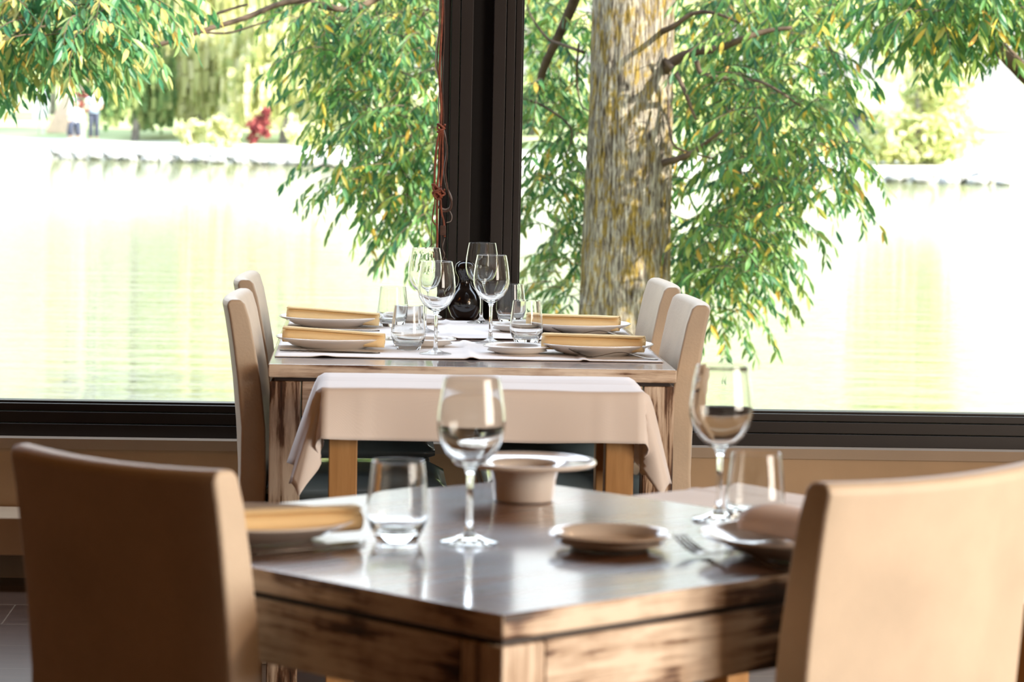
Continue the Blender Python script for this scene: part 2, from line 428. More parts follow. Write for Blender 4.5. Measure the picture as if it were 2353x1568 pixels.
def small_table(label, cx, cy, w, d, rz, H=.745, legw=.058, inset=.012):
    t = thing('side_table', label, 'table', (cx, cy, 0), rz)
    link('tabletop', boxes([(-w / 2, w / 2, -d / 2, d / 2, H - .022, H)]), MAT['oak'], t, bevel=.003)
    link('apron', boxes([(-w / 2 + .03, w / 2 - .03, -d / 2 + .025, d / 2 - .025, H - .072, H - .022)]), MAT['oak'], t, bevel=.002)
    for a in (-1, 1):
        for b in (-1, 1):
            x0 = a * (w / 2 - inset); x1 = x0 - a * legw; y0 = b * (d / 2 - inset); y1 = y0 - b * min(legw, d * .3)
            link('leg', boxes([(min(x0, x1), max(x0, x1), min(y0, y1), max(y0, y1), 0, H - .022)]), MAT['oak'], t, bevel=.003)
    return t
small_table('narrow oak side table hidden under a white cloth, in front of the long window table', .243, 6.185, .645, .33, 0)
T3 = math.radians(-48.5)
small_table('narrow table under pinkish cloth, touching the far right edge of the foreground table', .693, 4.17, .64, .20, T3, legw=.05)

# draped cloth: a sheet laid over a table of half sizes a x b, edges falling over
def draped_cloth(name, label, cat, cx, cy, rz, a, b, oa0, oa1, ob, top, seed, corner=1.0, folds=(0.0,)):
    """oa0 / oa1: overhang at -x / +x, ob: overhang at -y and +y."""
    bm = bmesh.new(); rnd = random.Random(seed)
    def axis(n_in, h, o0, o1):
        s = [-h - o0 + o0 * i / 14 for i in range(14)] + [-h + 2 * h * i / n_in for i in range(n_in + 1)] + [h + o1 * (i + 1) / 14 for i in range(14)]
        return s
    xs = axis(46, a, oa0, oa1); ys = axis(24, b, ob, ob); grid = []
    for y in ys:
        row = []
        for x in xs:
            ix = max(-a, min(a, x)); iy = max(-b, min(b, y)); dx, dy = x - ix, y - iy
            r = math.hypot(dx, dy)
            zt = top
            for f in folds: zt += .0035 * math.exp(-((y - f) / .006) ** 2) * (1 + .3 * math.sin(x * 9))
            if r < 1e-9:
                p = Vector((x, y, zt))
            elif dx == 0 or dy == 0:
                roll = .012; n_ = Vector((math.copysign(1, dx) if dx else 0, math.copysign(1, dy) if dy else 0, 0))
                u = x if dy else y
                # the hang loosens into a shallow wave, and swings wider near the corners
                near = math.exp(-((a - abs(u)) / .09)) if dy else math.exp(-((b - abs(u)) / .05))
                out = roll * (1 - math.exp(-r / roll)) + .05 * r * (1 + math.sin(u * 23 + seed)) + near * r * .24
                if dy: out += .0035 * (math.exp(-((abs(u) - .245) / .007) ** 2) + .5 * math.exp(-((u - .02) / .007) ** 2)) * min(1, r / .03)
                p = Vector((ix, iy, 0)) + n_ * out; p.z = zt - max(0, math.sqrt(max(r * r - out * out * .6, 0)) - .003)
            else:
                ph = math.atan2(abs(dy), abs(dx))          # 0 = along x, pi/2 = along y
                q = ph / (PI / 2)
                # corner cone: leans out most on the diagonal, pleated around
                w_ = math.sin(q * PI)
                rad = r * (.25 + (.20 * math.cos(q * PI * 2) + .05 * math.cos(q * PI * 6)) * w_ * corner) * (1.0 - .2 * q)
                ang = ph
                p = Vector((ix + math.copysign(rad * math.cos(ang), dx), iy + math.copysign(rad * math.sin(ang), dy), 0))
                p.z = zt - math.sqrt(max(r * r - rad * rad, 0)) * (.97)
            p.z += .0012 * mnoise.noise(Vector((x * 9, y * 9, seed)))
            row.append(bm.verts.new(p))
        grid.append(row)
    for r0, r1 in zip(grid, grid[1:]):
        for k in range(len(r0) - 1): bm.faces.new((r0[k], r0[k + 1], r1[k + 1], r1[k]))
    o = link(name, bm, MAT['cloth'], smooth=True)
    o.location = (cx, cy, 0); o.rotation_euler = (0, 0, rz)
    s = o.modifiers.new('thick', 'SOLIDIFY'); s.thickness = .0016; s.offset = 1
    return tag(o, label, cat)
draped_cloth('tablecloth', 'white tablecloth with hanging corners over the narrow table, in front of the long table', 'tablecloth', .243, 6.185, 0, .325, .168, .205, .195, .108, .7465, 3, 1.0, (.0, .06))
draped_cloth('tablecloth', 'pinkish white tablecloth on the narrow table, behind the foreground tumbler and plate on the right', 'tablecloth', .693, 4.17, T3, .325, .104, .08, .08, .02, .7465, 8, .6, (.03,))

# two white runners across the long table
def runner(label, y0, y1, x0, x1, creases, z=.7495, seed=1):
    bm = bmesh.new(); nx, ny = 120, 26; g = []
    for j in range(ny + 1):
        row = []
        for i in range(nx + 1):
            x = x0 + (x1 - x0) * i / nx; y = y0 + (y1 - y0) * j / ny
            h = .0006 + .0007 * (1 + mnoise.noise(Vector((x * 5, y * 5, seed))))
            for c in creases: h += .0035 * math.exp(-((x - c) / .006) ** 2)
            h += .003 * math.exp(-((y - (y0 + y1) / 2 - .02) / .005) ** 2)
            e = min(j, 3) / 3
            h += (1 - e) * .004 * max(0, mnoise.noise(Vector((x * 7 + seed, 2, seed)))) + (1 - e) * .003 * math.exp(-((x - x0 - .11) / .02) ** 2)
            row.append(bm.verts.new((x, y, z + h)))
        g.append(row)
    for r0, r1 in zip(g, g[1:]):
        for k in range(nx): bm.faces.new((r0[k], r0[k + 1], r1[k + 1], r1[k]))
    o = link('table_runner', bm, MAT['cloth'], smooth=True)
    s = o.modifiers.new('thick', 'SOLIDIFY'); s.thickness = .001; s.offset = 1
    return tag(o, label, 'table runner', 'white runners across the long table')
runner('creased white runner across the near end of the long table', 6.72, 7.235, -.200, .680, (.24, .25, .5), seed=1.3)
runner('creased white runner across the window end of the long table', 7.345, 7.98, -.196, .676, (.22, .46), seed=4.1)
ZB = .7515     # on the runners
ZN = .750      # on the bare foreground table

# ------------------------------------------------------------------ chairs
def make_chair(label, wid, loc, rz, group):
    """Local +x is the way the sitter faces; origin on the floor under the foot of the back."""
    t = thing('dining_chair', label, 'chair', loc, rz, group)
    prof = [(.30, .0, .062), (.40, .0, .060), (.50, -.002, .055), (.60, -.008, .046), (.70, -.017, .035), (.78, -.027, .021), (.84, -.036, .009), (.875, -.043, -.002), (.885, -.036, -.012)]
    bm = bmesh.new(); nu = 14; rows = []
    for z, xr, xf in prof:
        ws = wid * (1 + .02 * (z - .30) / .58)
        R_, F_ = [], []
        for k in range(nu + 1):
            u = -1 + 2 * k / nu; bow = .020 * u * u * min(1, (z - .3) / .3)
            sag = -.004 * (1 - u * u) if z > .8 else 0
            R_.append(bm.verts.new((xr + bow - .008, u * ws / 2, z + sag))); F_.append(bm.verts.new((xf + bow - .008, u * ws / 2 * .995, z + sag)))
        rows.append((R_, F_))
    for (A, B), (C, D) in zip(rows, rows[1:]):
        for k in range(nu):
            bm.faces.new((A[k + 1], A[k], C[k], C[k + 1])); bm.faces.new((B[k], B[k + 1], D[k + 1], D[k]))
        bm.faces.new((A[0], B[0], D[0], C[0])); bm.faces.new((B[nu], A[nu], C[nu], D[nu]))
    for (A, B), flip in ((rows[0], 0), (rows[-1], 1)):
        for k in range(nu):
            q = (A[k], A[k + 1], B[k + 1], B[k]); bm.faces.new(q[::-1] if flip else q)
    bmesh.ops.recalc_face_normals(bm, faces=bm.faces)
    link('backrest', bm, MAT['cover'], t, bevel=.008)
    # seat cushion
    bm = bmesh.new(); n1, n2 = 12, 12; x0, x1, y1 = .060, .465, wid / 2 - .004
    def shell(zc, sg):
        g = []
        for i in range(n1 + 1):
            row = []
            for j in range(n2 + 1):
                u = -1 + 2 * i / n1; v = -1 + 2 * j / n2
                e = (1 - abs(u) ** 5) * (1 - abs(v) ** 5)
                row.append(bm.verts.new(((x0 + x1) / 2 + u * (x1 - x0) / 2, v * y1, zc + sg * (.028 if sg > 0 else .022) * max(0, e) ** .35 + (.010 * (1 - u * u) * (1 - v * v) if sg > 0 else 0))))
            g.append(row)
        return g
    a = shell(.463, 1); b = shell(.452, -1)
    for i in range(n1):
        for j in range(n2):
            bm.faces.new((a[i][j], a[i + 1][j], a[i + 1][j + 1], a[i][j + 1])); bm.faces.new((b[i][j + 1], b[i + 1][j + 1], b[i + 1][j], b[i][j]))
    rim = [(i, 0) for i in range(n1)] + [(n1, j) for j in range(n2)] + [(i, n2) for i in range(n1, 0, -1)] + [(0, j) for j in range(n2, 0, -1)]
    for (i, j), (k, l) in zip(rim, rim[1:] + rim[:1]): bm.faces.new((b[i][j], b[k][l], a[k][l], a[i][j]))
    bmesh.ops.recalc_face_normals(bm, faces=bm.faces)
    link('seat', bm, MAT['seat'], t, True, label='dark blue-grey leather seat')
    y2 = wid / 2 - .02
    link('seat_frame', boxes([(.062, .455, -y2, y2, .365, .431)]), MAT['chair_frame'], t, bevel=.004)
    for sy_ in (-1, 1):
        yy = sorted((sy_ * y2, sy_ * (y2 - .04)))
        link('leg', boxes([(.41, .45, yy[0], yy[1], 0, .356)]), MAT['oak'], t, bevel=.003)
        link('leg', boxes([(.008, .055, yy[0], yy[1], 0, .302)]), MAT['cover'], t, bevel=.003)
        yc = sy_ * (y2 - .02)
        link('stretcher', boxes([(.055, .41, yc - .010, yc + .010, .30, .34)]), MAT['oak'], t, bevel=.002)
    return t
CH = make_chair('light beige chair on the left side of the long window table, nearer the viewer', .43, (-.272, 6.83, 0), 0, 'chairs at the long window table')
dup(CH, (-.283, 7.625, 0), 0, 'light beige chair on the left side of the long window table, next to the glass')
dup(CH, (.746, 6.90, 0), PI, 'light beige chair on the right side of the long window table, nearer the viewer')
dup(CH, (.752, 7.60, 0), PI, 'light beige chair on the right of the long window table, in front of the trunk')
make_chair('brown-shadowed leather chair seen from behind at the lower left corner', .362, (-.283, 3.612, -.003), math.radians(46.5), 'chairs at the foreground table')
make_chair('brightly lit beige chair seen from behind at the lower right corner', .40, (.680, 3.572, -.003), math.radians(129.5), 'chairs at the foreground table')

# ------------------------------------------------------------------ tableware
def wine_glass_mesh(h=.214, rb=.0435, foot=.0375):
    outer = [(0, 0), (foot * .96, 0), (foot, .0012), (foot * .97, .0026), (foot * .55, .0056), (.010, .0095), (.0055, .015), (.0042, .03), (.0040, .060), (.0048, .088), (.008, .0985),
             (.020, .1055), (.0315, .116), (.0395, .130), (rb, .146), (rb * 1.005, .158), (rb * .97, .175), (rb * .90, .195), (rb * .82, .2135), (rb * .812, .214)]
    inner = [(rb * .795, .2135), (rb * .88, .195), (rb * .95, .175), (rb * .985, .158), (rb * .98, .146), (.0383, .131), (.030, .1175), (.018, .1075), (.007, .1035), (0, .1028)]
    s = h / .214
    return lathe([(r, z * s) for r, z in outer + inner], 56)
def tumbler_mesh(h=.104):
    outer = [(0, .0), (.0265, .0), (.0280, .0012), (.0300, .006), (.0355, .017), (.0398, .029), (.0408, .038), (.0400, .050), (.0372, .075), (.0338, .1035), (.0333, .104)]
    inner = [(.0327, .1035), (.0360, .075), (.0386, .050), (.0392, .038), (.0378, .029), (.0325, .0185), (.026, .0145), (.012, .013), (0, .0128)]
    s = h / .104
    return lathe([(r, z * s) for r, z in outer + inner], 56)
WG, TU = {}, {}
def put(store, builder, name, key, label, cat, group, loc, mat, rz=0, bev=False):
    if key not in store:
        o = link(name, builder(), mat, smooth=True); store[key] = o
        o.modifiers.new('normals', 'WEIGHTED_NORMAL').weight = 80
    else:
        o = store[key].copy(); COL.objects.link(o)
    o.location = loc; o.rotation_euler = (0, 0, rz)
    return tag(o, label, cat, group)
g1 = 'wine glasses on the long table'; g2 = 'wine glasses on the foreground table'
for (x, y, z), lab, g in [((.140, 3.825, ZN), 'large stemmed wine glass at the middle of the foreground table, left of the bowl', g2),
                          ((.493, 4.075, ZN), 'stemmed wine glass on the foreground table, right of the bowl, before a tumbler', g2),
                          ((.153, 7.53, ZB), 'stemmed wine glass on the long table, leftmost, at the window end', g1),
                          ((.165, 6.845, ZB), 'stemmed wine glass on the long table, left one at the near end', g1),
                          ((.306, 7.205, ZB), 'stemmed wine glass on the long table, right one at the near end', g1),
                          ((.310, 7.90, ZB), 'stemmed wine glass on the long table, tallest in view, before the black vase', g1)]:
    put(WG, wine_glass_mesh, 'wine_glass', 'w', lab, 'wine glass', g, (x, y, z), MAT['glass'])
g1 = 'tumblers on the long table'; g2 = 'tumblers on the foreground table'
for (x, y, z), lab, g in [((.047, 3.835, ZN), 'stemless tumbler on the foreground table beside the rolled napkin on the left', g2),
                          ((.531, 3.985, ZN), 'stemless tumbler on the foreground table behind the folded napkin on the right', g2),
                          ((.104, 6.965, ZB), 'stemless tumbler on the long table, near end, left', g1),
                          ((.073, 7.72, ZB), 'stemless tumbler on the long table, window end, left', g1),
                          ((.394, 7.225, ZB), 'stemless tumbler on the long table, near end, right', g1),
                          ((.389, 7.93, ZB), 'stemless tumbler on the long table, window end, right', g1)]:
    put(TU, tumbler_mesh, 'tumbler', 't', lab, 'drinking glass', g, (x, y, z), MAT['glass'])

def plate_mesh(R_=.133, h=.025, foot=.075):
    pr = [(0, .003), (foot - .006, .003), (foot - .004, 0), (foot, 0), (foot + .003, .004), (foot + .02, .0075), (R_ * .82, .0155), (R_ * .95, .0215), (R_ * .99, h), (R_, h + .0012), (R_ * .985, h + .003),
          (R_ * .93, h - .0005), (R_ * .80, .0185), (foot + .016, .0105), (foot + .004, .0068), (foot * .9, .0062), (0, .006)]
    return lathe(pr, 96)
def side_plate_mesh(): return plate_mesh(.080, .017, .050)
PL, SP = {}, {}
g1 = 'large plates on the long table'; g2 = 'large plates on the foreground table'
PP = {'nl': (-.138, 3.850), 'nr': (.563, 3.757), 'bnl': (-.073, 6.985), 'bfl': (-.086, 7.69), 'bnr': (.541, 6.91), 'bfr': (.548, 7.59)}
for k, lab, g, z in [('nl', 'white dinner plate under a rolled napkin on the foreground table, left, before the brown chair', g2, ZN),
                     ('nr', 'white dinner plate under a folded napkin on the foreground table, right, before the bright chair', g2, ZN),
                     ('bnl', 'white dinner plate with rolled napkin, long table, near end, left', g1, ZB),
                     ('bfl', 'white dinner plate with rolled napkin, long table, window end, left', g1, ZB),
                     ('bnr', 'white dinner plate with rolled napkin, long table, near end, right', g1, ZB),
                     ('bfr', 'white dinner plate with rolled napkin, long table, window end, right', g1, ZB)]:
    put(PL, plate_mesh, 'dinner_plate', 'p', lab, 'plate', g, (*PP[k], z), MAT['porcelain'])
for (x, y, z), lab, g in [((.320, 3.795, ZN), 'small empty side plate on the bare foreground table, before the bowl', 'side plates'),
                          ((.140, 7.075, ZB), 'small side plate on the long table behind the near left wine glass', 'side plates'),
                          ((.356, 6.90, ZB), 'small side plate on the long table, in front of the near right tumbler', 'side plates'),
                          ((.399, 7.61, ZB), 'small side plate on the long table, behind the near right tumbler', 'side plates'),
                          ((.125, 7.84, ZB), 'small side plate on the long table, farthest left, behind the glasses', 'side plates')]:
    put(SP, side_plate_mesh, 'side_plate', 's', lab, 'plate', g, (x, y, z), MAT['porcelain'])

def bowl_mesh():
    R_ = .104
    pr = [(0, .004), (.036, .004), (.038, 0), (.043, 0), (.044, .004), (.0462, .030), (.0490, .043), (.056, .0485), (.078, .0512), (R_ * .94, .0520), (R_ * .98, .0522), (R_, .0550), (R_ * .99, .0585), (R_ * .97, .0592),
          (R_ * .93, .0570), (.070, .0545), (.054, .0525), (.0465, .0480), (.0430, .036), (.0400, .020), (.032, .012), (0, .010)]
    return lathe(pr, 96)
b = link('pasta_bowl', bowl_mesh(), MAT['porcelain'], smooth=True); b.location = (.233, 4.262, ZN)
tag(b, 'white bowl with a wide flat rim at the back of the foreground table', 'bowl')

def napkin_mesh(length=.236, a=.030, hgt=.017, turns=2.6, th=.0022, taper=.0):
    """A folded cloth rolled up: a flattened spiral sheet drawn out along x."""
    bm = bmesh.new(); n = int(turns * 30); prof = []
    for k in range(n + 1):
        t = k / 30; ang = -PI * .5 + 2 * PI * t
        s = 1 - (turns - t) * .27
        c, sn = math.cos(ang), math.sin(ang)
        e = .90
        prof.append((a * s * math.copysign(abs(c) ** e, c), hgt + hgt * (s if sn < 0 else s) * math.copysign(abs(sn) ** e, sn)))
    m = 14; rows = []
    for i in range(m + 1):
        x = -length / 2 + length * i / m; tt = i / m
        g = 1 - taper * tt
        rows.append([bm.verts.new((x + (.0035 * mnoise.noise(Vector((k * .13, i, 3))) if i in (0, m) else 0), y * g, z * g + .0012 * mnoise.noise(Vector((x * 18, y * 30, z * 30))))) for k, (y, z) in enumerate(prof)])
    for A, B in zip(rows, rows[1:]):
        for k in range(n): bm.faces.new((A[k], A[k + 1], B[k + 1], B[k]))
    bmesh.ops.recalc_face_normals(bm, faces=bm.faces)
    return bm
def napkin(label, x, y, z, rz, group, tilt=0.0, mat='napkin', **kw):
    o = link('rolled_napkin', napkin_mesh(**kw), MAT[mat], smooth=True)
    s = o.modifiers.new('thick', 'SOLIDIFY'); s.thickness = .0022; s.offset = -1
    o.location = (x, y, z); o.rotation_euler = (0, tilt, rz)
    return tag(o, label, 'napkin', group)
g1 = 'rolled napkins on the long table'; g2 = 'napkins on the foreground table'
napkin('yellow rolled napkin on the left near plate of the long table', -.070, 6.935, ZB + .0085, math.radians(-6), g1, .035, a=.034, hgt=.0205, taper=.10)
napkin('yellow rolled napkin on the left plate at the window end of the long table', -.080, 7.655, ZB + .0085, math.radians(-5), g1, .04, a=.034, hgt=.0205, taper=.10)
napkin('yellow rolled napkin on the right near plate of the long table', .531, 6.875, ZB + .0075, math.radians(-13), g1, a=.038, hgt=.0215)
napkin('yellow rolled napkin on the right plate at the window end of the long table', .531, 7.555, ZB + .0075, math.radians(-12), g1, a=.038, hgt=.0215)
napkin('cream rolled napkin on the foreground plate at the left', -.115, 3.800, ZN + .0075, math.radians(24), g2, a=.034, hgt=.019)
napkin('pinkish folded napkin lying on the foreground plate at the right',   .584, 3.756, ZN + .0075, math.radians(-56), g2, mat='napkin_pink', length=.20, a=.052, hgt=.0245, turns=1.8)

def ribbon(bm, stations, th=.0016):
    """stations: (x, z, half width, y offset)"""
    rows = []
    for x, z, w, y in stations:
        rows.append([bm.verts.new((x, y - w, z)), bm.verts.new((x, y + w, z)), bm.verts.new((x, y + w * .8, z + th)), bm.verts.new((x, y - w * .8, z + th))])
    for A, B in zip(rows, rows[1:]):
        for k in range(4): bm.faces.new((A[k], A[(k + 1) % 4], B[(k + 1) % 4], B[k]))
    bm.faces.new(rows[0][::-1]); bm.faces.new(rows[-1])
def fork_mesh():
    """Handle end at x = 0, tines at x = .205"""
    bm = bmesh.new()
    def zf(x):
        return .0008 + .0135 * math.exp(-((x - .085) / .045) ** 2) + max(0, (x - .155) / .05) ** 1.6 * .019
    st = []
    for i in range(26):
        x = .165 * i / 25
        w = .0095 if x < .02 else (.0095 - (x - .02) / .07 * .006 if x < .09 else (.0035 if x < .135 else .0035 + (x - .135) / .022 * .0088))
        if x < .006: w *= .6 + x * 66
        st.append((x, zf(x), min(w, .0123), 0))
    ribbon(bm, st)
    for k in range(4):
        yo = (-1.5 + k) * .0068
        ribbon(bm, [(.163 + .042 * i / 8, zf(.163 + .042 * i / 8), .0022 * (1 - .55 * (i / 8) ** 2), yo * (1 - .05 * i / 8)) for i in range(9)])
    bmesh.ops.recalc_face_normals(bm, faces=bm.faces)
    return bm
def knife_mesh():
    """Handle end at x = 0, blade tip at x = .23"""
    bm = bmesh.new(); st = []
    for i in range(40):
        x = .23 * i / 39
        if x < .105: w = .0065 + .0022 * math.cos(x * 40); th = 0
        else: w = .0062 + .0040 * math.sin(min(1, (x - .105) / .08) * PI / 2)
        if x > .2: w *= max(.12, 1 - ((x - .2) / .03) ** 2)
        if x < .006: w *= .6
        z = .0006 + (.0022 * (1 - x / .23)) + (.0008 * max(0, math.sin(x * 420)) if .03 < x < .085 else 0)
        st.append((x, z, w, 0))
    ribbon(bm, st, .003)
    bmesh.ops.recalc_face_normals(bm, faces=bm.faces)
    return bm
FK, KN = {}, {}
for (x, y, z), deg, lab, g in [((.524, 3.607, ZN), 125, 'steel fork on the bare foreground table, left of the right-hand plate', 'forks'),
                            ((.672, 6.775, ZB), 169, 'steel fork in front of the right near plate on the long table', 'forks'),
                            ((.676, 7.46, ZB), 169, 'steel fork in front of the right plate at the window end of the long table', 'forks')]:
    o = put(FK, fork_mesh, 'fork', 'f', lab, 'fork', g, (x, y, z), MAT['steel'], math.radians(deg))
for (x, y, z), deg, lab, g in [((-.165, 3.652, ZN), 42, 'steel knife on the bare foreground table, in front of the left plate', 'knives'),
                            ((-.192, 6.845, ZB), -2, 'steel knife in front of the left near plate on the long table', 'knives'),
                            ((-.190, 7.545, ZB), -2, 'steel knife between the two left plates on the long table', 'knives')]:
    put(KN, knife_mesh, 'table_knife', 'k', lab, 'knife', g, (x, y, z), MAT['steel'], math.radians(deg))

# black round jug by the window
t = thing('black_vase', 'small round black glazed vase at the window end of the long table', 'vase', (.270, 8.045, ZB - .001))
link('body', lathe([(0, 0), (.026, 0), (.036, .010), (.0445, .030), (.0455, .048), (.040, .068), (.028, .084), (.020, .093), (.0185, .100)], 40), MAT['vase'], t, True)
link('neck', lathe([(.0175, .099), (.0165, .108), (.0185, .116), (.0245, .125), (.0275, .138), (.025, .150), (.016, .158), (0, .160)], 36), MAT['vase'], t, True)
bm = tube(bmesh.new(), smooth_path([(.018, 0, .108), (.033, 0, .112), (.040, 0, .098), (.0385, 0, .072)], 5), .0032, 8); link('handle', bm, MAT['vase'], t, True)

# cords tied beside the left window's jamb
cords = thing('cord_bundle', 'knotted bundle of rusty red cords and grey wires hanging by the dark window post', 'cord', tuple(at_y(1012, 300, 8.285)))
CB = Vector(cords.location)
def cord(pts, rad, mat, Y=8.285, name='cord', jit=.0):
    P = [at_y(x, y, Y + (0 if len(q) == 0 else q[0])) - CB for x, y, *q in pts]
    return link(name, tube(bmesh.new(), smooth_path(P, 6), rad * 1.25, 7), MAT[mat], cords, True)
cord([(1018, -60), (1016, 40), (1012, 120), (1010, 175), (1014, 240), (1013, 295)], .0030, 'cord')
cord([(1011, -60), (1009, 60), (1003, 105), (1001, 150), (1010, 190), (1008, 240), (1012, 295)], .0014, 'greycord', name='wire')
cord([(1014, -60), (1010, 70), (1006, 110), (1005, 160), (1013, 200), (1016, 250), (1015, 295)], .0014, 'darkcord', name='wire')
cord([(1020, -40), (1021, 80), (1016, 180), (1019, 260), (1017, 300)], .0016, 'darkcord', name='wire')
for dx, sw in ((-6, -6), (1, 2), (8, 5)):
    cord([(1014 + dx * .4, 296), (1009 + dx, 340), (1007 + dx + sw * .3, 390), (1004 + dx, 430), (1003 + dx, 450)], .0026, 'cord', 8.282)
cord([(1018, 292), (1024, 320), (1027, 350), (1021, 395), (1027, 430), (1037, 455), (1035, 475), (1024, 482), (1012, 478)], .0024, 'greycord', 8.29, 'wire')
cord([(1018, 300), (1026, 330), (1027, 360), (1023, 395), (1030, 440), (1038, 465), (1034, 482), (1018, 486), (1004, 472)], .0022, 'darkcord', 8.284, 'wire')
# knots: loops wound round the bundle
def knot(cx, cy, w, h, n, Y, rad, seed):
    rnd = random.Random(seed); P = []
    for k in range(n * 10):
        a = 2 * PI * k / 10; q = k / (n * 10)
        P.append((cx + w * math.cos(a) * (.6 + .4 * rnd.random()), cy + h * (q - .5) * 2 + h * .5 * math.sin(a * 1.3), .006 * math.sin(a)))
    return cord(P, rad, 'cord', Y, 'knot')
knot(1014, 294, 9, 8, 3, 8.278, .0024, 2)
knot(1004, 440, 11, 13, 5, 8.276, .0023, 5)
knot(1016, 444, 7, 9, 3, 8.276, .0020, 9)
cord([(1005, 450), (1004, 500), (1005, 545), (1003, 590)], .0026, 'cord', 8.283)
cord([(1012, 450), (1015, 490), (1020, 510), (1022, 545)], .0024, 'cord', 8.283)
cord([(998, 440), (999, 470), (994, 500), (999, 515), (1006, 512)], .0014, 'cord', 8.28)
cord([(996, 470), (992, 520), (991, 560), (988, 575), (978, 581), (974, 574), (984, 570), (994, 560)], .0008, 'darkcord', 8.28, 'wire')
cord([(1030, 480), (1038, 495), (1036, 508), (1026, 512)], .0013, 'greycord', 8.285, 'wire')
cord([(1013, 520), (1016, 560), (1018, 575), (1024, 595), (1040, 612)], .0008, 'darkcord', 8.284, 'wire')
cord([(1022, 548), (1017, 570), (1022, 585), (1016, 600)], .0008, 'greycord', 8.284, 'wire')
p = at_y(1018, 530, 8.283) - CB
link('metal_clip', boxes([(p.x - .008, p.x + .008, p.y - .004, p.y + .004, p.z - .014, p.z + .014)]), MAT['darkcord'], cords, bevel=.002)

# ------------------------------------------------------------------ outside
ZW = -.40
def shore(x): return 96.0 - .55 * x          # far waterline, nearer on the right
def terrain(name, pts_fn, mat, label):
    pass
bm = bmesh.new()
vs = [bm.verts.new(p) for p in ((-70, 12, ZW), (90, 12, ZW), (90, 150, ZW), (-70, 150, ZW))]; bm.faces.new(vs)
o = struct('lake_water', bm, MAT['water']); o['label'] = 'calm greenish lake'
bm = bmesh.new(); g = []
for j, (y, z) in enumerate(((8.46, -.28), (12, -.28), (15.5, -.29), (16.4, -.36), (16.9, -.60), (17.0, -1.2))):
    g.append([bm.verts.new((x, y + (.25 * mnoise.noise(Vector((x * .4, 0, 0))) if j > 1 else 0), z)) for x in [-25 + i * 1.0 for i in range(55)]])
for A, B in zip(g, g[1:]):
    for k in range(len(A) - 1): bm.faces.new((A[k], A[k + 1], B[k + 1], B[k]))
struct('near_bank_ground', bm, MAT['ground'])
bm = bmesh.new(); g = []
for j, (dy, z) in enumerate(((-.4, -.8), (0, ZW + .12), (.8, ZW + .42), (5, ZW + .62), (9, ZW + .95), (30, ZW + 1.6), (80, ZW + 4))):
    g.append([bm.verts.new((x, shore(x) + dy + (.5 * mnoise.noise(Vector((x * .35, 3, 0))) if j < 3 else 0), z)) for x in [-60 + i * 1.0 for i in range(131)]])
for j, (A, B) in enumerate(zip(g, g[1:])):
    for k in range(len(A) - 1):
        f = bm.faces.new((A[k], A[k + 1], B[k + 1], B[k])); f.material_index = 0 if j < 3 else 1
struct('far_bank_ground', bm, [MAT['farground'], MAT['lawn']])

def leaf(bm, p, d, nrm, L, wd, curl=.12):
    """A pointed blade of six faces, folded along the midrib."""
    d = d.normalized(); s = d.cross(nrm)
    if s.length < 1e-4: s = d.orthogonal()
    s.normalize(); n_ = s.cross(d)
    m = []
    st = ((0, 0), (.25, .75), (.52, 1.0), (.78, .62), (1, 0))
    rib = [p + d * (L * t) - n_ * (curl * L * t * t) for t, w in st]
    l = [rib[i] + s * (wd * st[i][1] / 2) + n_ * wd * .12 for i in (1, 2, 3)]; r = [rib[i] - s * (wd * st[i][1] / 2) + n_ * wd * .12 for i in (1, 2, 3)]
    V = [bm.verts.new(v) for v in rib]; Lv = [bm.verts.new(v) for v in l]; Rv = [bm.verts.new(v) for v in r]
    bm.faces.new((V[0], V[1], Lv[0])); bm.faces.new((V[1], V[2], Lv[1], Lv[0])); bm.faces.new((V[2], V[3], Lv[2], Lv[1])); bm.faces.new((V[3], V[4], Lv[2]))
    bm.faces.new((V[1], V[0], Rv[0])); bm.faces.new((V[2], V[1], Rv[0], Rv[1])); bm.faces.new((V[3], V[2], Rv[1], Rv[2])); bm.faces.new((V[4], V[3], Rv[2]))

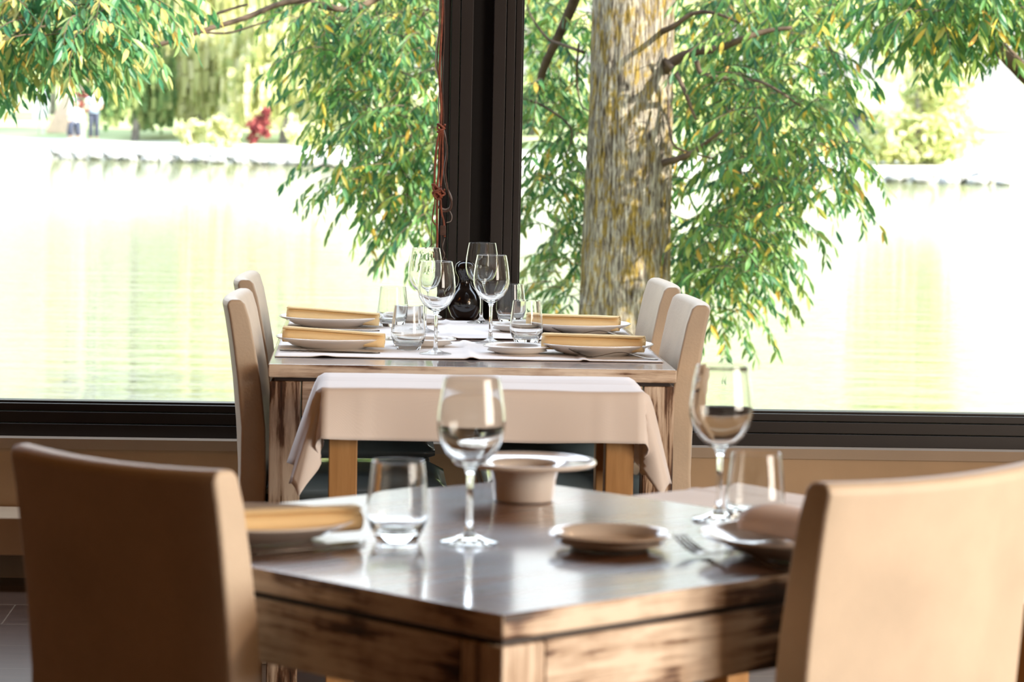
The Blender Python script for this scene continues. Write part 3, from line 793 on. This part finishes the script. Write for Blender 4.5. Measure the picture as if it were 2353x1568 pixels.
def inside(poly, x, y):
    c = False; n = len(poly)
    for i in range(n):
        (x0, y0), (x1, y1) = poly[i], poly[i - 1]
        if (y0 > y) != (y1 > y) and x < (x1 - x0) * (y - y0) / (y1 - y0) + x0: c = not c
    return c
def hanging_twigs(bl, bt, poly, n_twigs, Yc, Yr, seed, L=.085, wd=.022, tl=.38, mat=0, density=None):
    """Drooping leafy twigs filling the crown volume whose outline was surveyed as poly at distance Yc."""
    rnd = random.Random(seed); xs = [p[0] for p in poly]; ys = [p[1] for p in poly]; made = 0; tries = 0
    while made < n_twigs and tries < n_twigs * 30:
        tries += 1
        px = rnd.uniform(min(xs), max(xs)); py = rnd.uniform(min(ys), max(ys))
        if not inside(poly, px, py): continue
        cl = mnoise.noise(Vector((px * .011, py * .011, seed))) + .5 * mnoise.noise(Vector((px * .03, py * .03, seed + 5)))
        if cl < rnd.uniform(-.75, .12): continue
        Y = Yc + rnd.uniform(-Yr, Yr)
        p = at_y(px, py, Y); az = rnd.uniform(0, 2 * PI)
        d = Vector((math.cos(az), math.sin(az) * .8, rnd.uniform(-.5, .45))).normalized()
        pts = [p.copy()]; k = 9; dd = d.copy()
        for i in range(k):
            dd = (dd + Vector((0, 0, -.13)) + Vector((rnd.uniform(-1, 1), rnd.uniform(-1, 1), rnd.uniform(-1, 1))) * .10).normalized()
            pts.append(pts[-1] + dd * tl / k)
        tube(bt, pts, [.0028 * (1 - i / (k + 2)) + .0006 for i in range(k + 1)], 3, cap=False)
        for i in range(1, k + 1):
            for sgn in (-1, 1):
                if rnd.random() < .12: continue
                t = (pts[i] - pts[i - 1]).normalized(); side = t.cross(Vector((0, 0, 1)))
                if side.length < .05: side = Vector((1, 0, 0))
                side.normalize()
                ld = (t * .75 + side * sgn * .65 + Vector((0, 0, -.55)) + Vector((rnd.uniform(-1, 1), rnd.uniform(-1, 1), rnd.uniform(-1, 1))) * .32)
                nn = Vector((rnd.uniform(-.9, .9), rnd.uniform(-.9, .9), 1))
                s = rnd.uniform(.7, 1.15)
                leaf(bl, pts[i], ld, nn, L * s, wd * s * rnd.uniform(.8, 1.2), rnd.uniform(.05, .3))
        made += 1
def limb(root, pts, Y, r0, r1, name='branch', mat='twig', twist=0.0):
    P = [at_y(x, y, Y + (q[0] if q else 0)) - Vector(root.location) for x, y, *q in pts]
    sp = smooth_path(P, 5); n = len(sp)
    rr = [(r0 + (r1 - r0) * i / (n - 1)) * (1 + .12 * mnoise.noise(Vector((i * .7, r0 * 50, 1)))) for i in range(n)]
    return link(name, tube(bmesh.new(), sp, rr, 9), MAT[mat], root, True)

# the lakeside tree in front of the right-hand window
TY = 15.5
base = at_y(1432, 760, TY)
tree = thing('lakeside_tree', 'big tree with lichen-covered trunk and drooping leafy branches outside the windows', 'tree', (base.x, TY, -.30))
o0 = Vector(tree.location)
bm = bmesh.new(); rings = []; NS = 64
for j in range(91):
    z = -.30 + j * .06
    q = (z + .3)
    cpt = at_y(1449 + (0), 400, TY); px_c = CAM.x
    xc = base.x + .002 + (z - base.z) * .010
    rad = .212 + .055 * math.exp(-q / .55) + .010 * math.exp(-abs(q - .9))
    ring = []
    for k in range(NS):
        a = 2 * PI * k / NS
        w = 1 + .045 * mnoise.noise(Vector((math.cos(a) * 5, math.sin(a) * 5, z * .9))) + .03 * mnoise.noise(Vector((math.cos(a) * 14, math.sin(a) * 14, z * 1.6)))
        ring.append(bm.verts.new((xc - o0.x + rad * w * math.cos(a), rad * w * math.sin(a), z - o0.z)))
    rings.append(ring)
for A, B in zip(rings, rings[1:]):
    for k in range(NS): bm.faces.new((A[k], A[(k + 1) % NS], B[(k + 1) % NS], B[k]))
link('trunk', bm, MAT['bark'], tree, True)
limb(tree, [(1500, 190, 0), (1550, 140, -.2), (1600, 118, -.3), (1650, 112, -.4), (1700, 92, -.5), (1760, 72, -.5), (1820, 64, -.5)], TY, .030, .010)
limb(tree, [(1500, 80, 0), (1545, 62, -.3), (1590, 32, -.4), (1640, 30, -.5), (1700, 52, -.6)], TY, .018, .006)
limb(tree, [(1600, 140, -.3), (1615, 170, -.3), (1680, 182, -.4), (1740, 186, -.5), (1790, 210, -.6), (1840, 245, -.6)], TY, .014, .005)
limb(tree, [(1520, 130, -.1), (1552, 165, -.3), (1575, 215, -.4), (1588, 250, -.4), (1600, 275, -.4)], TY, .016, .006)
limb(tree, [(1500, 380, 0), (1550, 368, -.25), (1590, 352, -.35), (1620, 330, -.4), (1660, 300, -.5)], TY, .022, .007)
limb(tree, [(1535, 230, -.25), (1538, 290, -.3), (1550, 335, -.35), (1590, 352, -.35), (1640, 365, -.4)], TY, .008, .005)
limb(tree, [(1400, -160, 0), (1345, -60, .4), (1312, 20, .6), (1280, 90, .7), (1252, 150, .8), (1238, 200, .9)], TY, .034, .020)
limb(tree, [(1340, 120, .2), (1300, 105, .4), (1260, 90, .6), (1225, 45, .7), (1210, 10, .8)], TY, .010, .005)
limb(tree, [(1200, 225, .8), (1250, 245, .7), (1300, 280, .6), (1315, 310, .6), (1300, 360, .6)], TY, .008, .004)
limb(tree, [(1330, 100, .2), (1325, 180, .4), (1335, 240, .4), (1352, 255, .2)], TY, .007, .004)
limb(tree, [(1250, -120, .5), (1050, -60, .2), (900, -20, 0), (850, 5, 0), (800, 22, -.1), (740, 14, -.2), (700, 2, -.3), (640, 10, -.3), (560, 42, -.4), (450, 75, -.5), (345, 108, -.5), (300, 100, -.5), (255, 80, -.6)], TY, .020, .011)
limb(tree, [(838, 8, 0), (815, 45, 0), (795, 75, 0), (775, 95, 0), (745, 100, 0)], TY, .010, .004)
limb(tree, [(440, 76, -.5), (480, 40, -.5), (540, 18, -.5), (570, 10, -.5)], TY, .009, .006)
limb(tree, [(445, 72, -.5), (520, 76, -.5), (580, 60, -.5), (640, 40, -.5)], TY, .007, .004)
limb(tree, [(440, 68, -.5), (400, 48, -.5), (370, 20, -.5), (350, -10, -.5)], TY, .006, .004)
limb(tree, [(985, 20, .3), (945, 60, .3), (920, 110, .3), (905, 160, .3), (880, 200, .3)], TY, .009, .004)
limb(tree, [(1040, 300, .3), (980, 310, .3), (930, 312, .3), (900, 325, .3)], TY, .007, .004)

bl = bmesh.new(); bt = bmesh.new()
hanging_twigs(bl, bt, [(660, -60), (1060, -60), (1060, 520), (985, 540), (930, 490), (830, 455), (775, 400), (790, 330), (770, 250), (750, 190), (730, 130), (690, 60)], 430, TY + .5, 1.1, 11)
hanging_twigs(bl, bt, [(1190, -60), (1380, -60), (1370, 560), (1340, 700), (1290, 700), (1250, 640), (1300, 600), (1200, 520)], 210, TY + 1.5, .9, 12)
hanging_twigs(bl, bt, [(1480, -60), (1960, -60), (1900, 120), (1880, 260), (1930, 330), (1985, 390), (1950, 440), (1880, 450), (1800, 520), (1740, 600), (1690, 660), (1640, 700), (1540, 600)], 350, TY + 1.3, .95, 13)
hanging_twigs(bl, bt, [(1660, -60), (1980, -60), (1910, 120), (1890, 260), (1940, 330), (1985, 390), (1950, 440), (1880, 450), (1800, 520), (1740, 600), (1700, 640), (1640, 560), (1640, 420), (1700, 300), (1640, 200)], 210, TY + .1, .9, 17)
hanging_twigs(bl, bt, [(1540, 560), (1720, 560), (1720, 700), (1690, 740), (1620, 730)], 46, TY + 1.2, .6, 14)
# crown overhead, above the view: it dapples the sun on the trunk
hanging_twigs(bl, bt, [(1250, -1300), (2700, -1500), (2600, -350), (1500, -250)], 150, TY - 1.0, 1.6, 15, L=.12, wd=.035, tl=.6)
for b_ in (bl, bt):
    bmesh.ops.translate(b_, verts=b_.verts, vec=-o0)
fo = link('foliage', bl, MAT['leaf'], tree); fo['kind'] = 'stuff'
tw = link('twigs', bt, MAT['twig'], tree); tw['kind'] = 'stuff'

# second tree whose yellowing branch tips hang into the top left corner
def side_tree(label, lx, ly, poly, n, Y, Yr, seed, limbs, L, wd, trunk_x, mat):
    t2 = thing('lakeside_tree', label, 'tree', (trunk_x, Y, -.30))
    o = Vector(t2.location)
    link('trunk', tube(bmesh.new(), [(0, 0, 0), (.02, 0, 1.2), (.0, 0, 2.6), (.05, 0, 4.2)], [.19, .16, .14, .10], 20), MAT['bark'], t2, True)
    for pts, r0, r1 in limbs: limb(t2, pts, Y, r0, r1)
    bl = bmesh.new(); bt = bmesh.new()
    hanging_twigs(bl, bt, poly, n, Y, Yr, seed, L, wd)
    for b_ in (bl, bt): bmesh.ops.translate(b_, verts=b_.verts, vec=-o)
    f = link('foliage', bl, MAT[mat], t2); f['kind'] = 'stuff'
    f = link('twigs', bt, MAT['twig'], t2); f['kind'] = 'stuff'
    return t2
side_tree('tree with yellowing leaves whose branch tips hang into the top left corner', 0, 0, [(-60, -60), (350, -60), (325, 0), (270, 30), (230, 70), (180, 100), (110, 95), (40, 100), (-60, 120)], 250, 13.0, .7, 21,
          [([(-500, -300), (-200, -100), (0, 30), (120, 70), (200, 85), (290, 70)], .03, .006)], .088, .024, -3.6, 'leaf_yellow')
side_tree('tree leaning in from the right edge with a thick bare diagonal limb', 0, 0, [(2030, -60), (2420, -60), (2420, 20), (2300, 20), (2230, 60), (2150, 50), (2060, 20)], 150, 14.5, .7, 22,
          [([(2160, -140), (2195, -10), (2230, 50), (2290, 105), (2350, 165), (2480, 300), (2620, 480)], .022, .050), ([(2300, 115), (2320, 75), (2345, 30), (2370, -30)], .012, .007)], .10, .026, 3.9, 'leaf')

# far bank ---------------------------------------------------------------------------------
def far_tree(name, label, cat, x, dy, h, w, mat, n, seed, weeping=False, leaf_s=.30, low=.05, trunk=True, group='trees on the far bank', flat=.7, lobz=(.35, .85)):
    y = shore(x) + dy; z = ZW + .5
    t3 = thing(name, label, cat, (x, y, z), 0, group); rnd = random.Random(seed)
    if trunk: link('trunk', tube(bmesh.new(), [(0, 0, -.4), (.1, 0, h * .3), (-.1, 0, h * .62)], [.16, .13, .07], 9), MAT['farbark'], t3, True)
    bm = bmesh.new()
    lobes = [(rnd.uniform(-.36, .36) * w, rnd.uniform(-.3, .3) * w * flat, h * rnd.uniform(*lobz), w * rnd.uniform(.16, .30)) for _ in range(11)]
    for _ in range(n):
        lx, ly, lz, lr = lobes[rnd.randrange(len(lobes))]
        v = Vector((rnd.gauss(0, 1), rnd.gauss(0, 1), rnd.gauss(0, 1))).normalized() * lr * rnd.uniform(.6, 1.05)
        c = Vector((lx + v.x, ly + v.y * flat, lz + v.z * .9))
        if weeping:
            # a hanging strand of narrow blades
            ln = rnd.uniform(.25, .8) * c.z; k = 5; top = c.copy()
            pr = None
            for i in range(k):
                a = top - Vector((0, 0, ln * i / k)); bq = top - Vector((0, 0, ln * (i + .9) / k))
                if bq.z < h * low: break
                ang = rnd.uniform(0, PI); s = Vector((math.cos(ang), math.sin(ang), 0)) * leaf_s * .32
                vs = [bm.verts.new(a - s), bm.verts.new(a + s), bm.verts.new(bq + s * .6), bm.verts.new(bq - s * .6)]; bm.faces.new(vs)
        else:
            if c.z < h * low: c.z = h * low + rnd.random() * .3
            d = Vector((rnd.gauss(0, 1), rnd.gauss(0, 1), rnd.gauss(0, 1))).normalized(); s = d.orthogonal().normalized() * leaf_s * .5; d = d * leaf_s * .5
            vs = [bm.verts.new(c - d), bm.verts.new(c + s * .7), bm.verts.new(c + d), bm.verts.new(c - s * .7)]; bm.faces.new(vs)
    f = link('foliage', bm, MAT[mat], t3); f['kind'] = 'stuff'
    return t3
def X(px, D=98): return at_y(px, 300, D).x
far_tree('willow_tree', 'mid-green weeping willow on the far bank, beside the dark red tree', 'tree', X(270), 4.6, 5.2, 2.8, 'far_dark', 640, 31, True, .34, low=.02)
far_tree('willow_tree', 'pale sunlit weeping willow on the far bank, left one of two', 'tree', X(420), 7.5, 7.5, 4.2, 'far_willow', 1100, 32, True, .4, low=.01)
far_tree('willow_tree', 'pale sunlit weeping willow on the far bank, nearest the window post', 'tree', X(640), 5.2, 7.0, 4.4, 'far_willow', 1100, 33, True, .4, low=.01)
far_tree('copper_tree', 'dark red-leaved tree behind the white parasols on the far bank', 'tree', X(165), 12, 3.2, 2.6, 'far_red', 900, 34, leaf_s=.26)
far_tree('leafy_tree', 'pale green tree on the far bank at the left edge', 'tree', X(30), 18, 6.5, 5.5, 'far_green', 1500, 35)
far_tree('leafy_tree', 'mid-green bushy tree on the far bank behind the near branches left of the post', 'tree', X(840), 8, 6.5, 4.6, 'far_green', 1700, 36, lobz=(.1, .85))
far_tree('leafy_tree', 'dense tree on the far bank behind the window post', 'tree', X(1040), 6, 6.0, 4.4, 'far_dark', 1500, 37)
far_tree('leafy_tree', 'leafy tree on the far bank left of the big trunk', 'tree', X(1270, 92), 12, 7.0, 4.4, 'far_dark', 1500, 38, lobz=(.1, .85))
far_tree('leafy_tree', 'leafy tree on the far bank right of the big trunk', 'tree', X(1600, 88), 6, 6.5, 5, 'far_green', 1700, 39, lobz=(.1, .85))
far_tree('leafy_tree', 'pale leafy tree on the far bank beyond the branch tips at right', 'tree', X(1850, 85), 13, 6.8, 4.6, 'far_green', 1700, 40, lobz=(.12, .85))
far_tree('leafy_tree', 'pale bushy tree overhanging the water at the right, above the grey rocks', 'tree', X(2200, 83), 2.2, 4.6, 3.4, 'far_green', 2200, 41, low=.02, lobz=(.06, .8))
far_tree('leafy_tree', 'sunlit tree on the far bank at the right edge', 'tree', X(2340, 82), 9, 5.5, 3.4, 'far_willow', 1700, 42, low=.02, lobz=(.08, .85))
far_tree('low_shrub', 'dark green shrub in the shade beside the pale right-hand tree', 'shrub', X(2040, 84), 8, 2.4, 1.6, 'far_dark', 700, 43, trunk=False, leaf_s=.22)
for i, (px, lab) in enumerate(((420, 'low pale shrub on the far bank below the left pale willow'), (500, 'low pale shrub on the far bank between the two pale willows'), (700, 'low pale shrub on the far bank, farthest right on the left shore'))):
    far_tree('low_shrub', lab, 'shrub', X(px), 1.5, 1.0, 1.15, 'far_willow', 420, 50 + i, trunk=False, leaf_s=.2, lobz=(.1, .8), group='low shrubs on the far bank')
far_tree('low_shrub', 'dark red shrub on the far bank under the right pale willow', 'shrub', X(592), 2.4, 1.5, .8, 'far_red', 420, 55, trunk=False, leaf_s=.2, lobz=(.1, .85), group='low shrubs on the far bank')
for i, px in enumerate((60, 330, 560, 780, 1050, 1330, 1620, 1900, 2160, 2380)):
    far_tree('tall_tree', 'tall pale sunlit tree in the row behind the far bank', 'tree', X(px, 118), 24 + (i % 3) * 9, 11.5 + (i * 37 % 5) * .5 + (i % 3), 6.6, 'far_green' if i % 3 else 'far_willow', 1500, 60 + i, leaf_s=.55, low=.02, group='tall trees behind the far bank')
rnd = random.Random(5); rock_src = []
for k in range(3):
    bm = bmesh.new(); bmesh.ops.create_icosphere(bm, subdivisions=2, radius=.5)
    for v in bm.verts: v.co *= 1 + .28 * mnoise.noise(v.co * 2.2 + Vector((k * 7, 0, 0))); 
    for v in bm.verts: v.co.z *= .62
    rock_src.append(link('shore_rock', bm, MAT['rock']))
cnt = 0
for px in list(range(112, 800, 21)) + list(range(2090, 2360, 30)):
    D = 96; x = X(px + rnd.uniform(-6, 6), 99 if px < 1000 else 84); y = shore(x) - (.2, .95)[cnt % 2]
    o = rock_src[cnt % 3] if cnt < 3 else rock_src[cnt % 3].copy()
    if cnt >= 3: COL.objects.link(o)
    s = rnd.uniform(.46, .56); big = 1.25 if px > 2180 and px < 2320 else 1
    o.location = (x, y, ZW + (.20, .08)[cnt % 2] + rnd.uniform(-.02, .04)); o.rotation_euler = (0, 0, rnd.uniform(0, 6)); o.scale = (s * 1.15 * big, s * big, s * rnd.uniform(.8, 1.2) * big)
    if px < 1000: tag(o, 'grey boulder in the row along the far waterline on the left', 'rock', 'boulders along the left far waterline')
    else: tag(o, 'grey boulder at the waterline below the pale tree on the right', 'rock', 'boulders along the right far waterline')
    cnt += 1
# closed parasols, a peach tent and two people by the far path
def parasol(label, px, h, w, dy):
    x = X(px, 104); y = shore(x) + dy
    t4 = thing('closed_parasol', label, 'parasol', (x, y, ZW + .75), 0, 'closed white parasols')
    link('pole', tube(bmesh.new(), [(0, 0, 0), (0, 0, h)], .035, 8), MAT['whitepost'], t4, True)
    link('canopy', lathe([(.05, h * .28), (w * .5, h * .34), (w * .5, h * .55), (w * .32, h * .8), (.04, h * 1.0), (0, h * 1.02)], 14), MAT['whitepost'], t4, True)
parasol('closed white parasol by the far path, taller of the pair', 76, 2.0, .42, 5)
parasol('closed white parasol by the far path at the left, shorter of the pair', 54, 1.6, .40, 6.2)
parasol('closed white parasol beside the peach canvas shelter', 148, 1.5, .36, 5.2)
x = X(118, 106)
t5 = thing('canvas_shelter', 'peach canvas shelter with a sloping side by the far path', 'tent', (x, shore(x) + 7.5, ZW + .8))
bm = bmesh.new(); vs = [bm.verts.new(p) for p in ((-.55, -.4, 0), (.5, -.4, 0), (.5, .6, 0), (-.55, .6, 0), (.05, -.3, 1.3), (.45, -.3, 1.3), (.45, .5, 1.3), (.05, .5, 1.3))]
for q in ((0, 1, 5, 4), (1, 2, 6, 5), (2, 3, 7, 6), (3, 0, 4, 7), (4, 5, 6, 7)): bm.faces.new([vs[i] for i in q])
link('canvas', bm, MAT['peach'], t5)
def person(label, px, dy, seated, shirt):
    x = X(px, 103); y = shore(x) + dy
    t6 = thing('person', label, 'person', (x, y, ZW + .66))
    bm = bmesh.new()
    hz = .46 if seated else .90
    J = [(0, 0, hz), (0, 0, hz + .25), (0, 0, hz + .5), (0, 0, hz + .6), (0, 0, hz + .78)]
    tube(bm, J, [.15, .13, .17, .06, .05], 10)
    bmesh.ops.create_icosphere(bm, subdivisions=2, radius=.115, matrix=Matrix.Translation((0, -.01, hz + .74)))
    for s in (-1, 1):
        if seated: tube(bm, smooth_path([(s * .09, 0, hz - .02), (s * .12, -.42, hz + .02), (s * .12, -.46, .02)], 4), [.09, .085, .08, .075, .07, .065, .055, .05, .045], 8)
        else: tube(bm, [(s * .09, 0, hz), (s * .1, -.02, .48), (s * .1, 0, .03)], [.09, .07, .05], 8)
        tube(bm, smooth_path([(s * .18, 0, hz + .48), (s * .25, -.03, hz + .22), (s * .18, -.24, hz + .12)], 4), [.055, .052, .05, .047, .045, .042, .04, .037, .035], 8)
    link('body', bm, MAT['skin'], t6, True)
    bm = bmesh.new(); tube(bm, [(0, 0, hz - .02), (0, 0, hz + .25), (0, 0, hz + .5), (0, 0, hz + .58)], [.165, .15, .185, .08], 12)
    for s in (-1, 1): tube(bm, [(s * .17, 0, hz + .5), (s * .24, -.02, hz + .28)], [.075, .065], 8)
    link('shirt', bm, MAT[shirt], t6, True)
    bm = bmesh.new()
    for s in (-1, 1):
        if seated: tube(bm, smooth_path([(s * .09, .02, hz - .02), (s * .12, -.40, hz + .02), (s * .12, -.47, .12)], 4), .10, 8)
        else: tube(bm, [(s * .09, 0, hz + .02), (s * .1, -.02, .48), (s * .1, 0, .08)], [.11, .085, .07], 8)
    link('trousers', bm, MAT['trousers'], t6, True)
    bm = bmesh.new(); bmesh.ops.create_icosphere(bm, subdivisions=2, radius=.125, matrix=Matrix.Translation((0, .02, hz + .775))); link('hair', bm, MAT['trousers'], t6, True)
    if seated:
        st = link('stone_seat', boxes([(-.3, .3, -.05, .3, 0, hz - .13)]), MAT['rock']); st.location = t6.location
        tag(st, 'low grey block under the seated person ' + ('in white' if shirt == 'shirt_white' else 'in blue'), 'seat')
person('person in a pale blue top standing by the far path beside the green willow', 216, 1.8, False, 'shirt_blue')
person('person in a white top sitting by the far path, left of the standing one', 176, 1.2, True, 'shirt_white')
# small dark kiosk shape added where only shade shows under the far right trees
x = X(2030, 92)
t7 = thing('dark_hollow', 'small dark blue kiosk standing for the shade under the far bank trees on the right', 'hollow', (x, shore(x) + 11, ZW + .9))
link('wall', boxes([(-.8, .8, -.5, .5, 0, 1.15)]), MAT['trousers'], t7)  # solid dark box in place of the shaded opening
link('hollow_top', boxes([(-.95, .95, -.65, .65, 1.15, 1.25)]), MAT['farbark'], t7)
